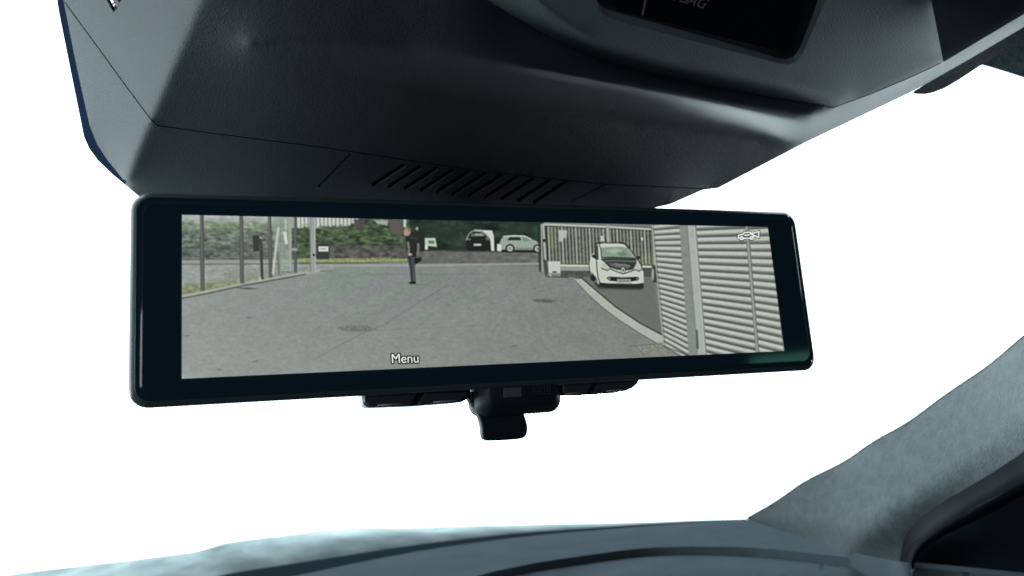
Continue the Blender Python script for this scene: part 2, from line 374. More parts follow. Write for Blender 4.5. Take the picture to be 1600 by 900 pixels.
# ------------------------------------------------------------------ the picture on the display (drawn as pixel colours)
def make_picture():
    ss = 2; X0, Y0, X1, Y1 = 278, 330, 1232, 600
    Wp, Hp = (X1-X0)*ss, (Y1-Y0)*ss
    img = np.zeros((Hp, Wp, 3)); yy, xx = np.mgrid[0:Hp, 0:Wp]; PX = X0+(xx+0.5)/ss; PY = Y0+(yy+0.5)/ss
    def blur(a, s):
        sx, sy = s if isinstance(s, tuple) else (s, s)
        for ax, sg in ((1, sx*ss), (0, sy*ss)):
            if sg <= 0: continue
            r = int(3*sg)+1; k = np.exp(-0.5*(np.arange(-r, r+1)/sg)**2); k /= k.sum()
            pad = [(0, 0)]*a.ndim; pad[ax] = (r, r); b = np.pad(a, pad, mode='edge'); o = np.zeros_like(a)
            for i, kk in enumerate(k):
                sl = [slice(None)]*a.ndim; sl[ax] = slice(i, i+a.shape[ax]); o += kk*b[tuple(sl)]
            a = o
        return a
    def noise(s):
        n = blur(RNG.normal(0, 1, (Hp, Wp)), s); return n/n.std()
    N1, N2, N3, N4 = noise((0.7, 0.5)), noise((2.5, 1.2)), noise((9, 5)), noise((40, 18))
    def mask(poly, soft=0.0):
        P = np.array(poly, float); x0 = max(0, int((P[:, 0].min()-X0)*ss)-8); x1 = min(Wp, int((P[:, 0].max()-X0)*ss)+9)
        y0 = max(0, int((P[:, 1].min()-Y0)*ss)-8); y1 = min(Hp, int((P[:, 1].max()-Y0)*ss)+9)
        m = np.zeros((Hp, Wp))
        if x1 <= x0 or y1 <= y0: return m, (slice(0, 0), slice(0, 0))
        sub = np.stack([PX[y0:y1, x0:x1].ravel(), PY[y0:y1, x0:x1].ravel()], 1); acc = 0
        for ox, oy in ((-.12, -.12), (.12, -.12), (-.12, .12), (.12, .12)): acc = acc+inside(sub+(ox, oy), P)
        mm = (acc/4.0).reshape(y1-y0, x1-x0)
        if soft: mm = blur(mm, soft)
        return mm, (slice(y0, y1), slice(x0, x1))
    def poly(pts, col, a=1.0, soft=0.0, tex=0.0, n=None, tint=None):
        mm, sl = mask(pts, soft)
        if mm.size == 0 or mm.ndim < 2: return
        c = np.broadcast_to(np.array(col, float), mm.shape+(3,)).copy()
        if tex: c += ((n if n is not None else N2)[sl]*tex)[..., None]*(np.array(tint) if tint is not None else 1)
        img[sl] = img[sl]*(1-a*mm[..., None])+c*(a*mm[..., None])
    def line(pts, wd, col, a=1.0, soft=0.0):
        for p, q in zip(pts[:-1], pts[1:]):
            p = np.array(p, float); q = np.array(q, float); t = (q-p)/max(np.hypot(*(q-p)), 1e-6); nn = np.array([-t[1], t[0]])*wd/2
            poly([p+nn, q+nn, q-nn, p-nn], col, a, soft)
    def ell(cx, cy, rx, ry, col, a=1.0, soft=0.0):
        poly([(cx+rx*math.cos(t), cy+ry*math.sin(t)) for t in np.linspace(0, 2*math.pi, 28, endpoint=False)], col, a, soft)
    def tr(s, ox, oy): return lambda *p: [(ox+x*s, oy+y*s) for x, y in p]
    c1, c2, c3, c4 = tr(260/1560, 280, 330), tr(0.2125, 520, 330), tr(0.15559, 820, 340), tr(0.25565, 1000, 340)
    # ---- ground
    t = np.clip((PY-395)/190, 0, 1); u = (PX-285)/940
    g = np.stack([138+10*t-22*u-8*t*u, 145+9*t-24*u-8*t*u, 142+8*t-24*u-8*t*u], -1)
    moire = np.sin((PX*0.055+PY*0.10))*np.exp(-((PX-620)/170)**2-((PY-450)/50)**2)
    g += moire[..., None]*np.array([2.6, -1.4, 2.6])
    g += (np.exp(-((PX-530)/40)**2-((PY-440)/35)**2)*4)[..., None]*np.array([-1.0, 0.5, -0.5])
    ring = np.sin(np.hypot(PX-760, (PY-590)*1.2)*0.33)*np.exp(-((PX-760)/190)**2)*np.clip((PY-440)/120, 0, 1)
    g += ring[..., None]*np.array([2.2, 1.6, 1.8])
    g += (N1*2.5+N2*1.8+N3*1.2+N4*2.0)[..., None]
    img[:] = g
    # cracks, patches, manhole
    line([(700, 445), (662, 468), (640, 482), (600, 507), (565, 521), (545, 532), (490, 562)], 1.6, (98, 104, 100), 0.5, 0.6)
    line([(545, 519), (640, 514), (760, 508)], 1.2, (104, 110, 106), 0.35, 0.6)
    poly([(525, 512), (545, 508), (575, 509), (592, 514), (570, 518), (535, 517)], (100, 105, 100), 0.6, 1.2, 14, N1)
    poly([(830, 468), (850, 467), (872, 470), (860, 473), (838, 472)], (84, 88, 84), 0.8, 0.6, 8, N1)
    poly([(900, 432), (1020, 432), (1040, 545), (1030, 530), (960, 478)], (92, 97, 93), 0.55, 2.0)
    for (x, y, l) in ((385, 496, 8), (340, 577, 6), (290, 524, 5), (395, 564, 9), (800, 540, 8), (834, 450, 4)): poly([(x, y), (x+l, y-1), (x+l, y+1), (x+1, y+2)], (96, 100, 96), 0.7, 0.5)
    # ---- the left strip behind the kerb
    poly([(280, 330), (520, 330), (520, 424), (440, 436), (280, 466)], (150, 157, 152), 1, 0, 5, N2)
    poly([(280, 330), (425, 330), (425, 356), (280, 356)], (172, 178, 174), 1, 0.5, 6, N2)
    for k in range(7): line([(320, 341+k*2.6), (425, 343+k*2.6)], 0.9, (138, 140, 138), 0.6, 0.3)
    for i in range(26):
        x = 284+i*7.2; poly([(x-7, 349+random.uniform(-5, 4)), (x+6, 347+random.uniform(-5, 5)), (x+9, 372), (x-8, 372)], (122+random.uniform(-12, 8), 136+random.uniform(-8, 8), 112), 0.7, 2.0, 14, N2)
    poly([(280, 360), (465, 358), (465, 405), (280, 405)], (104, 114, 104), 0.93, 2.5, 15, N2, (1, 1.05, 0.9))
    for i in range(260):
        x = random.uniform(282, 462); y = random.uniform(348, 402); r = random.uniform(1.2, 4.0)
        ell(x, y, r, r*0.5, random.choice([(86, 100, 82), (118, 132, 106), (134, 150, 116), (94, 104, 92)]), 0.45, 0.5)
    poly([(280, 385), (465, 385), (465, 405), (280, 405)], (88, 95, 90), 0.55, 3.0, 8, N2)
    line([(280, 405.5), (520, 404)], 1.2, (70, 76, 72), 0.7, 0.4)
    line([(280, 408.5), (520, 407.5)], 3.5, (148, 154, 140), 0.9, 0.4)
    line([(280, 413), (520, 411.8)], 1.4, (72, 78, 74), 0.85, 0.3)
    poly([(280, 444), (400, 436), (500, 422), (440, 434), (280, 463)], (132, 134, 98), 0.75, 1.6, 12, N2)
    poly([(350, 420), (500, 418), (470, 430), (400, 438), (350, 440)], (140, 143, 132), 0.7, 1.2, 10, N1)
    # ---- hedge, fence and trunks in the middle
    poly([(455, 330), (665, 330), (665, 404), (455, 404)], (72, 84, 68), 1, 0.8, 12, N2, (0.9, 1.1, 0.7))
    poly([(455, 330), (560, 330), (560, 351), (500, 357), (455, 356)], (196, 200, 194), 1, 0.8)
    for i in range(17): line([(457+i*6.1, 332), (457+i*6.1+0.6, 356-max(0, i-9)*0.6)], 1.5, (88, 96, 88), 0.75, 0.3)
    for i in range(330):
        x = random.uniform(470, 645); y = 356+random.uniform(-6, 34); r = random.uniform(1.2, 4.5)
        ell(x, y, r, r*0.5, random.choice([(52, 66, 48), (70, 90, 58), (88, 112, 70), (44, 54, 44), (104, 126, 84)]), 0.55, 0.5)
    poly(c2((150, 60), (235, 60), (230, 140), (175, 140)), (78, 76, 76), 0.95, 0.8); poly(c2((410, 60), (525, 60), (510, 180), (420, 160)), (92, 90, 84), 0.95, 0.8)
    poly(c2((520, 60), (540, 60), (540, 118), (520, 118)), (180, 196, 184), 1, 0.4); poly(c2((300, 65), (405, 65), (405, 105), (330, 95)), (176, 184, 176), 0.8, 0.8)
    poly(c2((-80, 250), (650, 265), (650, 345), (-80, 350)), (88, 86, 84), 0.85, 2.0, 9, N2)
    poly(c2((-250, 345), (560, 348), (560, 378), (-250, 380)), (146, 150, 100), 0.9, 0.9, 12, N1)
    line(c2((-250, 380), (350, 380)), 1.3, (76, 82, 70), 0.85, 0.4)
    # ---- road and dark wood on the right
    poly([(640, 330), (850, 330), (850, 394), (640, 392)], (42, 54, 47), 1, 0.8, 8, N3, (0.8, 1.1, 0.9))
    for i in range(260):
        x = random.uniform(650, 846); y = random.uniform(338, 386); r = random.uniform(1.5, 6)
        ell(x, y, r, r*0.6, random.choice([(34, 46, 40), (50, 66, 54), (60, 78, 60), (40, 52, 46)]), 0.45, 0.7)
    poly([(640, 390), (850, 394), (850, 416), (640, 414)], (104, 105, 102), 1, 0.8, 5, N2)
    line([(640, 390.5), (850, 394.5)], 1.6, (44, 48, 46), 0.8, 0.5)
    line([(520, 412.5), (640, 409), (850, 411)], 1.6, (84, 92, 82), 0.5, 0.6)
    line([(515, 415), (640, 414.5), (850, 412)], 3.4, (156, 164, 156), 0.85, 0.7); line([(560, 428), (700, 429), (830, 427)], 1.2, (108, 112, 108), 0.5, 0.7)
    # cars across the road
    def K(pts, col, **k): poly(c2(*pts), col, 1, 0.35, **k)
    K([(672, 205), (680, 192), (752, 188), (760, 235), (770, 282), (672, 282)], (186, 196, 184)); K([(676, 185), (756, 185), (758, 198), (678, 198)], (60, 66, 62))
    K([(700, 215), (745, 215), (750, 240), (705, 240)], (92, 132, 92)); K([(695, 255), (768, 262), (775, 288), (700, 288)], (48, 50, 50)); ell(*c2((688, 265))[0], 2.2, 3.4, (210, 214, 206), 1, 0.3)
    K([(1040, 135), (1170, 142), (1184, 180), (1190, 292), (1130, 292), (1130, 165), (1040, 150)], (196, 203, 192)); K([(1186, 205), (1220, 195), (1232, 210), (1220, 235), (1200, 290), (1188, 290)], (40, 44, 42))
    K([(985, 290), (976, 215), (1000, 160), (1030, 140), (1100, 146), (1140, 180), (1158, 210), (1165, 292)], (34, 38, 38))
    line(c2((980, 215), (1003, 165), (1030, 145), (1095, 150), (1128, 172), (1150, 205)), 1.4, (176, 184, 174), 1, 0.3)
    K([(1018, 162), (1110, 160), (1120, 184), (1012, 186)], (96, 102, 98)); K([(1045, 166), (1100, 165), (1105, 178), (1048, 180)], (150, 156, 150)); K([(1036, 240), (1090, 238), (1092, 254), (1037, 256)], (180, 186, 178))
    K([(992, 195), (1020, 205), (1010, 216), (985, 212)], (110, 96, 92)); K([(1120, 195), (1145, 190), (1155, 215), (1130, 216)], (110, 96, 92))
    K([(1215, 296), (1225, 242), (1238, 205), (1262, 182), (1330, 177), (1410, 181), (1458, 204), (1500, 222), (1520, 240), (1520, 300), (1330, 296)], (150, 164, 152))
    K([(1282, 214), (1300, 190), (1376, 190), (1386, 214)], (44, 52, 50)); K([(1390, 192), (1418, 194), (1466, 219), (1398, 220)], (112, 138, 120)); line(c2((1250, 186), (1330, 179), (1410, 182), (1462, 207)), 1.2, (210, 216, 206), 1, 0.2)
    K([(1208, 240), (1238, 245), (1240, 290), (1208, 292)], (206, 212, 204)); K([(1240, 282), (1520, 285), (1520, 304), (1240, 302)], (40, 44, 42)); line(c2((1340, 272), (1478, 275)), 1.4, (92, 102, 94), 0.9, 0.3)
    for wx, wy in ((1303, 274), (1506, 276)): ell(*c2((wx, wy))[0], 7.2, 7.0, (38, 40, 40), 1, 0.3); ell(*c2((wx, wy))[0], 4.8, 4.8, (168, 170, 162), 1, 0.3); ell(*c2((wx, wy))[0], 1.6, 1.6, (110, 112, 108), 1, 0.3)
    # ---- kerb and posts at the left
    line([(280, 464), (318, 456.5), (380, 443), (440, 432.5), (478, 426), (500, 423)], 3.0, (166, 170, 160), 0.9, 0.5)
    line([(280, 467), (320, 459.5), (380, 446.5), (440, 435.5), (478, 428.5)], 2.0, (72, 77, 74), 0.85, 0.4)
    poly(c1((520, 720), (640, 715), (760, 725), (640, 735)), (76, 80, 76), 0.8, 0.4); line([(500, 424), (520, 423)], 1.2, (80, 86, 80), 0.8, 0.4)
    def post(x0, x1, y0, y1, wd, col=(98, 103, 101)):
        line([(x0, y0), (x1, y1)], wd, col, 1, 0.3); line([(x0+wd*.36, y0), (x1+wd*.36, y1)], wd*.24, (70, 74, 72), 0.9, 0.3); line([(x0-wd*.4, y0+40), (x1-wd*.4, y1)], wd*.16, (66, 70, 68), 0.9, 0.2)
    post(315.2, 316.6, 330, 454.5, 6.2); post(376.6, 378.3, 330, 443, 6.0); post(421, 423, 330, 434, 5.2)
    poly(c1((690, 225), (752, 222), (752, 375), (695, 380)), (58, 62, 62), 1, 0.3); line(c1((765, 250), (778, 640)), 4.4, (64, 68, 67), 1, 0.3); poly(c1((752, 235), (780, 250), (780, 265), (752, 250)), (160, 166, 160), 1, 0.3); poly(c1((740, 650), (765, 610), (770, 655)), (184, 188, 176), 1, 0.3)
    poly(c1((865, 60), (1060, 60), (1060, 120), (1050, 580), (960, 570), (930, 600), (915, 450), (865, 120)), (150, 162, 150), 0.75, 0.8, 5, N2)
    line(c1((932, 150), (905, 350), (878, 590)), 3.2, (188, 194, 186), 1, 0.3); line(c1((925, 380), (935, 600)), 2.2, (96, 102, 98), 1, 0.3); line(c1((1035, 80), (1045, 570)), 3.4, (158, 164, 158), 1, 0.4); line(c1((1060, 180), (1095, 350)), 1.8, (76, 88, 76), 1, 0.3)
    poly(c1((975, 190), (1005, 190), (1018, 300), (995, 312), (982, 250)), (206, 210, 200), 1, 0.4); line(c1((960, 570), (1050, 572)), 1.4, (92, 96, 92), 1, 0.3)
    line(c1((950, 70), (945, 560)), 2.0, (126, 138, 126), 0.8, 0.4); line(c1((995, 70), (1000, 180)), 2.0, (196, 204, 196), 0.8, 0.4)
    post(461.5, 461.8, 330, 426, 4.6, (96, 100, 98)); poly(c1((1055, 345), (1105, 345), (1105, 372), (1055, 372)), (150, 156, 150), 1, 0.3)
    line(c1((1248, 60), (1255, 575)), 8.2, (152, 156, 156), 1, 0.4); line(c1((1228, 60), (1232, 575)), 1.3, (116, 120, 118), 1, 0.3); line(c1((1270, 60), (1278, 575)), 1.5, (172, 180, 172), 1, 0.3); poly(c1((1252, 400), (1272, 400), (1272, 422), (1252, 422)), (30, 34, 34), 1, 0.2)
    poly(c1((1290, 305), (1402, 305), (1405, 450), (1290, 450)), (58, 62, 60), 1, 0.5); poly(c1((1305, 330), (1398, 330), (1398, 378), (1307, 378)), (206, 212, 206), 1, 0.3); line(c1((1320, 355), (1380, 353)), 2.2, (150, 154, 150), 0.9, 0.3)
    poly(c1((1415, 335), (1450, 335), (1460, 440), (1415, 440)), (92, 104, 92), 0.9, 0.6)
    # ---- person and the dark post behind
    poly(c2((605, 150), (640, 140), (676, 150), (678, 290), (640, 300), (606, 290)), (40, 46, 42), 0.95, 0.7); ell(*c2((619, 128))[0], 2.0, 2.6, (150, 156, 148), 1, 0.3)
    poly(c2((532, 192), (560, 180), (600, 182), (628, 200), (632, 240), (618, 300), (612, 345), (560, 342), (545, 300), (540, 240)), (42, 46, 45), 1, 0.35)
    line(c2((552, 225), (560, 275), (556, 312)), 3.4, (122, 118, 112), 1, 0.4); ell(*c2((568, 318))[0], 3.4, 2.2, (176, 150, 142), 1, 0.3); line(c2((628, 235), (630, 280), (622, 320)), 3.6, (120, 116, 110), 1, 0.4)
    line(c2((570, 195), (620, 200)), 1.2, (84, 92, 88), 0.8, 0.2)
    poly(c2((548, 335), (590, 338), (588, 420), (594, 518), (574, 522), (566, 430)), (58, 62, 66), 1, 0.35); poly(c2((575, 338), (614, 338), (604, 420), (612, 514), (596, 518), (588, 420)), (72, 76, 80), 1, 0.35)
    poly(c2((555, 525), (580, 518), (610, 516), (612, 536), (570, 536)), (34, 36, 36), 1, 0.25); poly(c2((600, 345), (650, 338), (652, 365), (628, 378), (612, 392), (600, 380)), (32, 35, 35), 1, 0.3)
    ell(*c2((547, 150))[0], 5.2, 6.6, (170, 138, 128), 1, 0.4); poly(c2((520, 128), (545, 118), (572, 128), (574, 158), (560, 150), (548, 132)), (128, 110, 98), 1, 0.35); line(c2((525, 160), (533, 180)), 2.2, (186, 152, 142), 1, 0.3)
    poly(c2((560, 536), (612, 532), (720, 540), (640, 546)), (104, 110, 106), 0.6, 0.8)
    # ---- gate
    poly(c3((160, 60), (1310, 95), (1340, 600), (660, 570), (330, 560), (200, 560)), (84, 89, 82), 1, 0.5, 8, N2)
    poly(c3((230, 95), (300, 95), (320, 300), (240, 330)), (112, 124, 82), 0.8, 2.0); poly(c3((1150, 385), (1290, 385), (1290, 475), (1150, 475)), (118, 128, 82), 0.85, 1.2, 8, N1); poly(c3((360, 420), (660, 440), (660, 468), (360, 465)), (124, 118, 84), 0.6, 1.0)
    for i in range(31):
        x = 235+i*34.5; a = c3((x, 85+i*1.0), (x+18, 462)); line(a, 1.9 if i % 4 else 2.8, (154, 158, 146) if i % 4 else (172, 175, 160), 0.85, 0.35)
        line([(q[0]+2.2, q[1]) for q in a], 1.4, (48, 53, 50), 0.7, 0.35)
    poly(c3((340, 125), (425, 125), (420, 200), (385, 210), (370, 245), (340, 240)), (186, 194, 184), 0.85, 0.5); poly(c3((762, 185), (790, 185), (792, 235), (765, 240)), (190, 196, 190), 1, 0.4); poly(c3((1168, 198), (1188, 198), (1188, 230), (1168, 230)), (196, 202, 194), 1, 0.3)
    line(c3((180, 68), (820, 92), (1290, 118)), 3.0, (186, 190, 180), 1, 0.35); line(c3((180, 84), (820, 108), (1290, 134)), 1.2, (60, 64, 60), 0.8, 0.3)
    line(c3((828, 75), (842, 260)), 4.0, (160, 165, 156), 1, 0.35); line(c3((1290, 85), (1310, 540)), 5.4, (164, 166, 156), 1, 0.35); line(c3((1272, 90), (1290, 520)), 1.0, (70, 74, 70), 1, 0.3)
    line(c3((350, 482), (660, 486)), 3.0, (206, 210, 202), 1, 0.35); poly(c3((350, 495), (660, 498), (660, 535), (350, 535)), (150, 152, 144), 1, 0.5); poly(c3((360, 535), (660, 538), (660, 600), (360, 600)), (82, 83, 78), 1, 0.8, 8, N1); line(c3((1170, 492), (1275, 494)), 2.8, (206, 210, 202), 1, 0.35); poly(c3((1180, 508), (1275, 510), (1275, 595), (1180, 595)), (82, 83, 80), 1, 0.8)
    line(c3((150, 65), (160, 550)), 2.0, (54, 58, 56), 1, 0.3); line(c3((166, 65), (176, 550)), 2.0, (160, 164, 156), 1, 0.3); line(c3((184, 65), (208, 430)), 3.2, (168, 172, 166), 1, 0.3); line(c3((215, 85), (232, 430)), 3.0, (50, 54, 52), 1, 0.35); line(c3((135, 65), (148, 540)), 1.2, (36, 40, 38), 1, 0.3); poly(c3((182, 215), (206, 215), (206, 245), (182, 245)), (34, 38, 38), 1, 0.2); line(c3((195, 420), (218, 580)), 3.6, (72, 76, 72), 1, 0.4); line(c3((205, 590), (440, 600)), 1.8, (54, 58, 54), 0.8, 0.6)
    poly(c3((232, 438), (356, 438), (358, 568), (240, 566)), (192, 198, 190), 1, 0.3); line(c3((236, 562), (356, 564)), 1.2, (110, 114, 108), 1, 0.3); poly(c3((278, 540), (322, 540), (322, 552), (278, 552)), (44, 48, 46), 1, 0.2); line(c3((255, 568), (260, 592)), 1.8, (196, 200, 190), 1, 0.2)
    # ---- the white car with the open bonnet
    D = (38, 42, 41); Wc = (192, 200, 188)
    def Q(pts, col, soft=0.3, a=1.0): poly(c3(*pts), col, a, soft)
    Q([(690, 650), (1200, 690), (1180, 725), (740, 715)], (58, 61, 58), 1.2)
    Q([(1268, 510), (1300, 470), (1340, 540), (1335, 650), (1290, 650), (1270, 600)], (62, 65, 64)); ell(*c3((1285, 570))[0], 2.2, 10, (150, 153, 148), 1, 0.3)
    ell(*c3((690, 600))[0], 5.0, 6.2, (40, 42, 42), 1, 0.3)
    Q([(655, 385), (690, 355), (720, 270), (750, 255), (960, 258), (1010, 270), (1060, 320), (1120, 400), (1165, 480), (1192, 540), (1195, 660), (1185, 695), (760, 700), (700, 610), (660, 560), (645, 480)], Wc, 0.35)
    line(c3((655, 385), (645, 470), (655, 545), (668, 600)), 1.0, D, 1, 0.25); line(c3((705, 275), (740, 252), (960, 255), (1000, 262), (1050, 310), (1110, 395), (1165, 470), (1193, 540)), 1.5, D, 1, 0.25)
    line(c3((702, 290), (715, 268), (745, 252), (768, 262)), 2.0, D, 1, 0.25); line(c3((955, 254), (990, 256), (1020, 275), (1045, 310)), 2.2, D, 1, 0.25)
    Q([(700, 290), (735, 275), (742, 420), (720, 430), (695, 400)], (66, 72, 68)); Q([(668, 380), (695, 370), (720, 395), (718, 415), (680, 400)], D); Q([(1118, 390), (1150, 385), (1160, 405), (1140, 425)], D)
    line(c3((720, 435), (725, 520), (735, 600), (755, 655)), 1.3, D, 1, 0.25); Q([(668, 545), (715, 600), (735, 650), (680, 590)], D)
    Q([(760, 300), (960, 292), (1030, 300), (1100, 400), (770, 402), (765, 350)], (132, 152, 136)); Q([(800, 330), (930, 310), (1000, 350), (900, 360)], (168, 184, 168), 1.2, 0.8); Q([(920, 350), (1000, 340), (1040, 380), (960, 392)], (104, 122, 106), 1.0, 0.8)
    line(c3((745, 262), (765, 330), (770, 405)), 1.2, D, 0.9, 0.25); line(c3((770, 404), (860, 398), (1110, 408)), 1.6, D, 1, 0.25)
    Q([(760, 415), (860, 405), (1115, 412), (1125, 455), (1090, 520), (1040, 530), (930, 525), (850, 500), (800, 450)], (56, 60, 58)); Q([(830, 460), (930, 455), (1060, 480), (1040, 515), (900, 500)], (98, 102, 98), 0.6)
    line(c3((790, 440), (900, 430), (1110, 442)), 1.4, (118, 122, 118), 1, 0.3); line(c3((900, 460), (950, 480), (1000, 470), (1060, 490)), 1.2, (140, 144, 140), 1, 0.3)
    Q([(770, 470), (800, 455), (850, 510), (830, 530), (780, 520)], (176, 184, 174)); Q([(1115, 470), (1150, 465), (1172, 505), (1150, 535), (1110, 520)], (176, 184, 174)); line(c3((765, 510), (830, 532), (850, 515)), 1.2, D, 1, 0.2); line(c3((1108, 520), (1150, 540), (1175, 515)), 1.2, D, 1, 0.2)
    line(c3((850, 512), (930, 545), (985, 565), (1050, 545), (1110, 522)), 1.3, D, 1, 0.25)
    Q([(985, 490), (1018, 530), (992, 568), (960, 532)], D); line(c3((986, 502), (1004, 530), (990, 556), (970, 530), (986, 502)), 1.5, (214, 218, 208), 1, 0.15)
    Q([(818, 605), (850, 592), (980, 600), (1130, 594), (1152, 612), (1130, 632), (1070, 642), (930, 642), (850, 634)], D); Q([(926, 616), (1066, 618), (1064, 655), (928, 655)], (150, 157, 150)); line(c3((940, 636), (1052, 637)), 2.0, (112, 120, 114), 0.9, 0.3); ell(*c3((850, 612))[0], 1.8, 1.6, (150, 154, 148), 1, 0.3); ell(*c3((1128, 614))[0], 1.6, 1.6, (130, 134, 128), 1, 0.3)
    Q([(745, 650), (830, 660), (1120, 665), (1195, 655), (1192, 705), (1170, 712), (780, 702), (742, 695)], (44, 47, 47))
    # ---- pale kerb curving to the wall
    kerb = [(908, 435), (922, 447), (935, 458), (961, 480), (1000, 506), (1036, 525), (1044, 538), (1031, 538.5), (1000, 520), (970, 501), (942, 480), (920, 460), (897, 436)]
    poly([(x+1.2, y-1.6) for x, y in kerb], (52, 56, 54), 0.9, 0.3); poly(kerb, (172, 176, 166), 1, 0.35, 4, N1)
    line([(897, 437), (920, 461), (942, 481), (970, 502), (1000, 521), (1031, 539)], 0.9, (84, 88, 84), 0.9, 0.25)
    poly([(985, 541), (1036, 535), (1085, 556), (1000, 557)], (134, 136, 124), 0.8, 1.0, 8, N1); line([(982, 541), (1034, 537)], 0.9, (88, 92, 88), 0.9, 0.3); line([(993, 541), (1008, 556)], 0.9, (88, 92, 88), 0.9, 0.3)
    # ---- louvred wall
    def louvre(tl, bl, trr, br, n, ph, light, dark, skew):
        P = [tl, trr, br, bl]; mm, sl = mask(P, 0.3)
        y, x = PY[sl], PX[sl]
        xl = np.interp(y, [tl[1], bl[1]], [tl[0], bl[0]]); xr = np.interp(y, [trr[1], br[1]], [trr[0], br[0]])
        s = (x-xl)/(xr-xl)
        yt = tl[1]+(skew[0]-tl[1])*s; yb = bl[1]+(skew[1]-bl[1])*s
        f = ((y-yt)/(yb-yt)*n+ph) % 1.0
        prof = np.interp(f, [0, 0.06, 0.14, 0.40, 0.56, 0.64, 0.72, 0.86, 0.95, 1.0], [0.15, 0.85, 1.0, 0.96, 0.72, 0.36, 0.30, 0.16, 0.0, 0.15])
        c = np.array(dark)+(np.array(light)-np.array(dark))*prof[..., None]+N1[sl][..., None]*2.5
        img[sl] = img[sl]*(1-mm[..., None])+c*mm[..., None]
    louvre((1018, 330), (1037.5, 542), (1060, 330), (1077, 566), 25.6, 0.35, (188, 194, 186), (82, 88, 85), (322, 566))
    louvre((1086, 330), (1105, 566), (1164, 330), (1184, 566), 22.4, 0.1, (192, 198, 190), (80, 86, 83), (322.5, 590))
    louvre((1168, 330), (1187, 566), (1200, 330), (1226, 566), 20.6, 0.5, (198, 202, 190), (88, 93, 90), (326, 578))
    line([(1018, 345), (1037, 540)], 1.6, (158, 162, 154), 1, 0.3); line([(1020, 345), (1039, 540)], 0.7, (78, 82, 78), 1, 0.3)
    line([(1036, 540), (1076, 556)], 1.4, (70, 74, 70), 0.9, 0.5)
    poly([(1060, 330), (1072, 330), (1091, 566), (1077, 566)], (136, 140, 135), 1, 0.3, 2, N2); poly([(1072, 330), (1085, 330), (1105, 566), (1091, 566)], (168, 178, 168), 1, 0.3, 2, N2)
    line([(1072, 330), (1090, 550)], 0.9, (112, 116, 112), 1, 0.3); line([(1085, 330), (1104, 560)], 1.6, (128, 132, 126), 1, 0.3); line([(1083, 330), (1102, 560)], 0.9, (186, 192, 184), 1, 0.3); poly([(1087, 515), (1090, 515), (1092, 545), (1088, 545)], (92, 95, 92), 1, 0.4)
    line([(1164.5, 330), (1184, 560)], 3.6, (158, 160, 150), 1, 0.3); line([(1167, 330), (1186.5, 560)], 1.0, (96, 99, 94), 1, 0.3); line([(1162.4, 330), (1182, 560)], 0.8, (104, 107, 102), 1, 0.3)
    # camera softness with the over-sharpened edges of a video feed
    a = blur(img, 0.62); a = a+0.55*(a-blur(a, 1.7))
    # panel falls off in brightness towards its dark edge
    a *= (1-0.05*np.clip((PX-1000)/220, 0, 1))[..., None]
    return np.clip(a, 0, 255), X0, Y0, ss

# ------------------------------------------------------------------ mirror
SX0, SX1, SZ0, SZ1 = -0.11496, 0.11337, -0.02598, 0.02664
def rrect(hw, hh, r, n=8):
    p = []
    for cx, cz, a0 in ((hw-r, hh-r, 0), (-hw+r, hh-r, 90), (-hw+r, -hh+r, 180), (hw-r, -hh+r, 270)):
        for k in range(n+1):
            a = math.radians(a0+90*k/n); p.append((cx+r*math.cos(a), cz+r*math.sin(a)))
    return p
def loft(name, prof, hw, hh, r, m, parent, cap0=True, cap1=True, cx=0, cz=0, n=8):
    vs, fs = [], []; rings = []
    for ins, y in prof:
        p = rrect(hw-ins, hh-ins, max(r-ins*0.6, 0.0008), n); rings.append(len(p)); vs += [(x+cx, y, z+cz) for x, z in p]
    k = rings[0]
    for j in range(len(prof)-1):
        for i in range(k):
            a, b = j*k+i, j*k+(i+1) % k; fs.append((a, b, b+k, a+k))
    if cap0: fs.append(tuple(range(k-1, -1, -1))[::-1])
    if cap1: fs.append(tuple(range((len(prof)-1)*k, len(prof)*k)))
    o = link_mesh(name, vs, fs, m, parent)
    bm = bmesh.new(); bm.from_mesh(o.data); bmesh.ops.recalc_face_normals(bm, faces=bm.faces); bm.to_mesh(o.data); bm.free()
    return o
def sharp(o, deg=32):
    o.data.set_sharp_from_angle(angle=math.radians(deg)); return o
def prism(name, px_poly, y0, y1, m, parent, bev=0.0006, seg=3):
    """outline given in photo pixels on the plane y0 parallel to the glass, extruded back to y1"""
    f = [face_pt(x, y, y0) for x, y in px_poly]; n = len(f)
    vs = f+[v+np.array([0, y1-y0, 0]) for v in f]
    o = link_mesh(name, vs, [tuple(range(n)), tuple(range(2*n-1, n-1, -1))]+[(i, n+i, n+(i+1) % n, (i+1) % n) for i in range(n)], m, parent)
    bm = bmesh.new(); bm.from_mesh(o.data); bmesh.ops.recalc_face_normals(bm, faces=bm.faces); bm.to_mesh(o.data); bm.free()
    if bev: bevel(o, bev, seg)
    return o
def halo(src, pxs, m, ex, ey, name, parent):
    # a thick dark outline: the same letters repeated round a small circle just behind
    r = pxs*0.26/1200; co = np.array([v.co[:] for v in src.data.vertices]); fc = [tuple(p.vertices) for p in src.data.polygons]; vs, fs = [], []
    for k in range(12):
        a = 2*math.pi*k/12; n = len(vs); vs += list(co+ex*(r*math.cos(a))+ey*(r*math.sin(a))+np.array([0, 0.00008+k*1e-6, 0])); fs += [tuple(i+n for i in f) for f in fc]
    return link_mesh(name, vs, fs, m, parent, False)
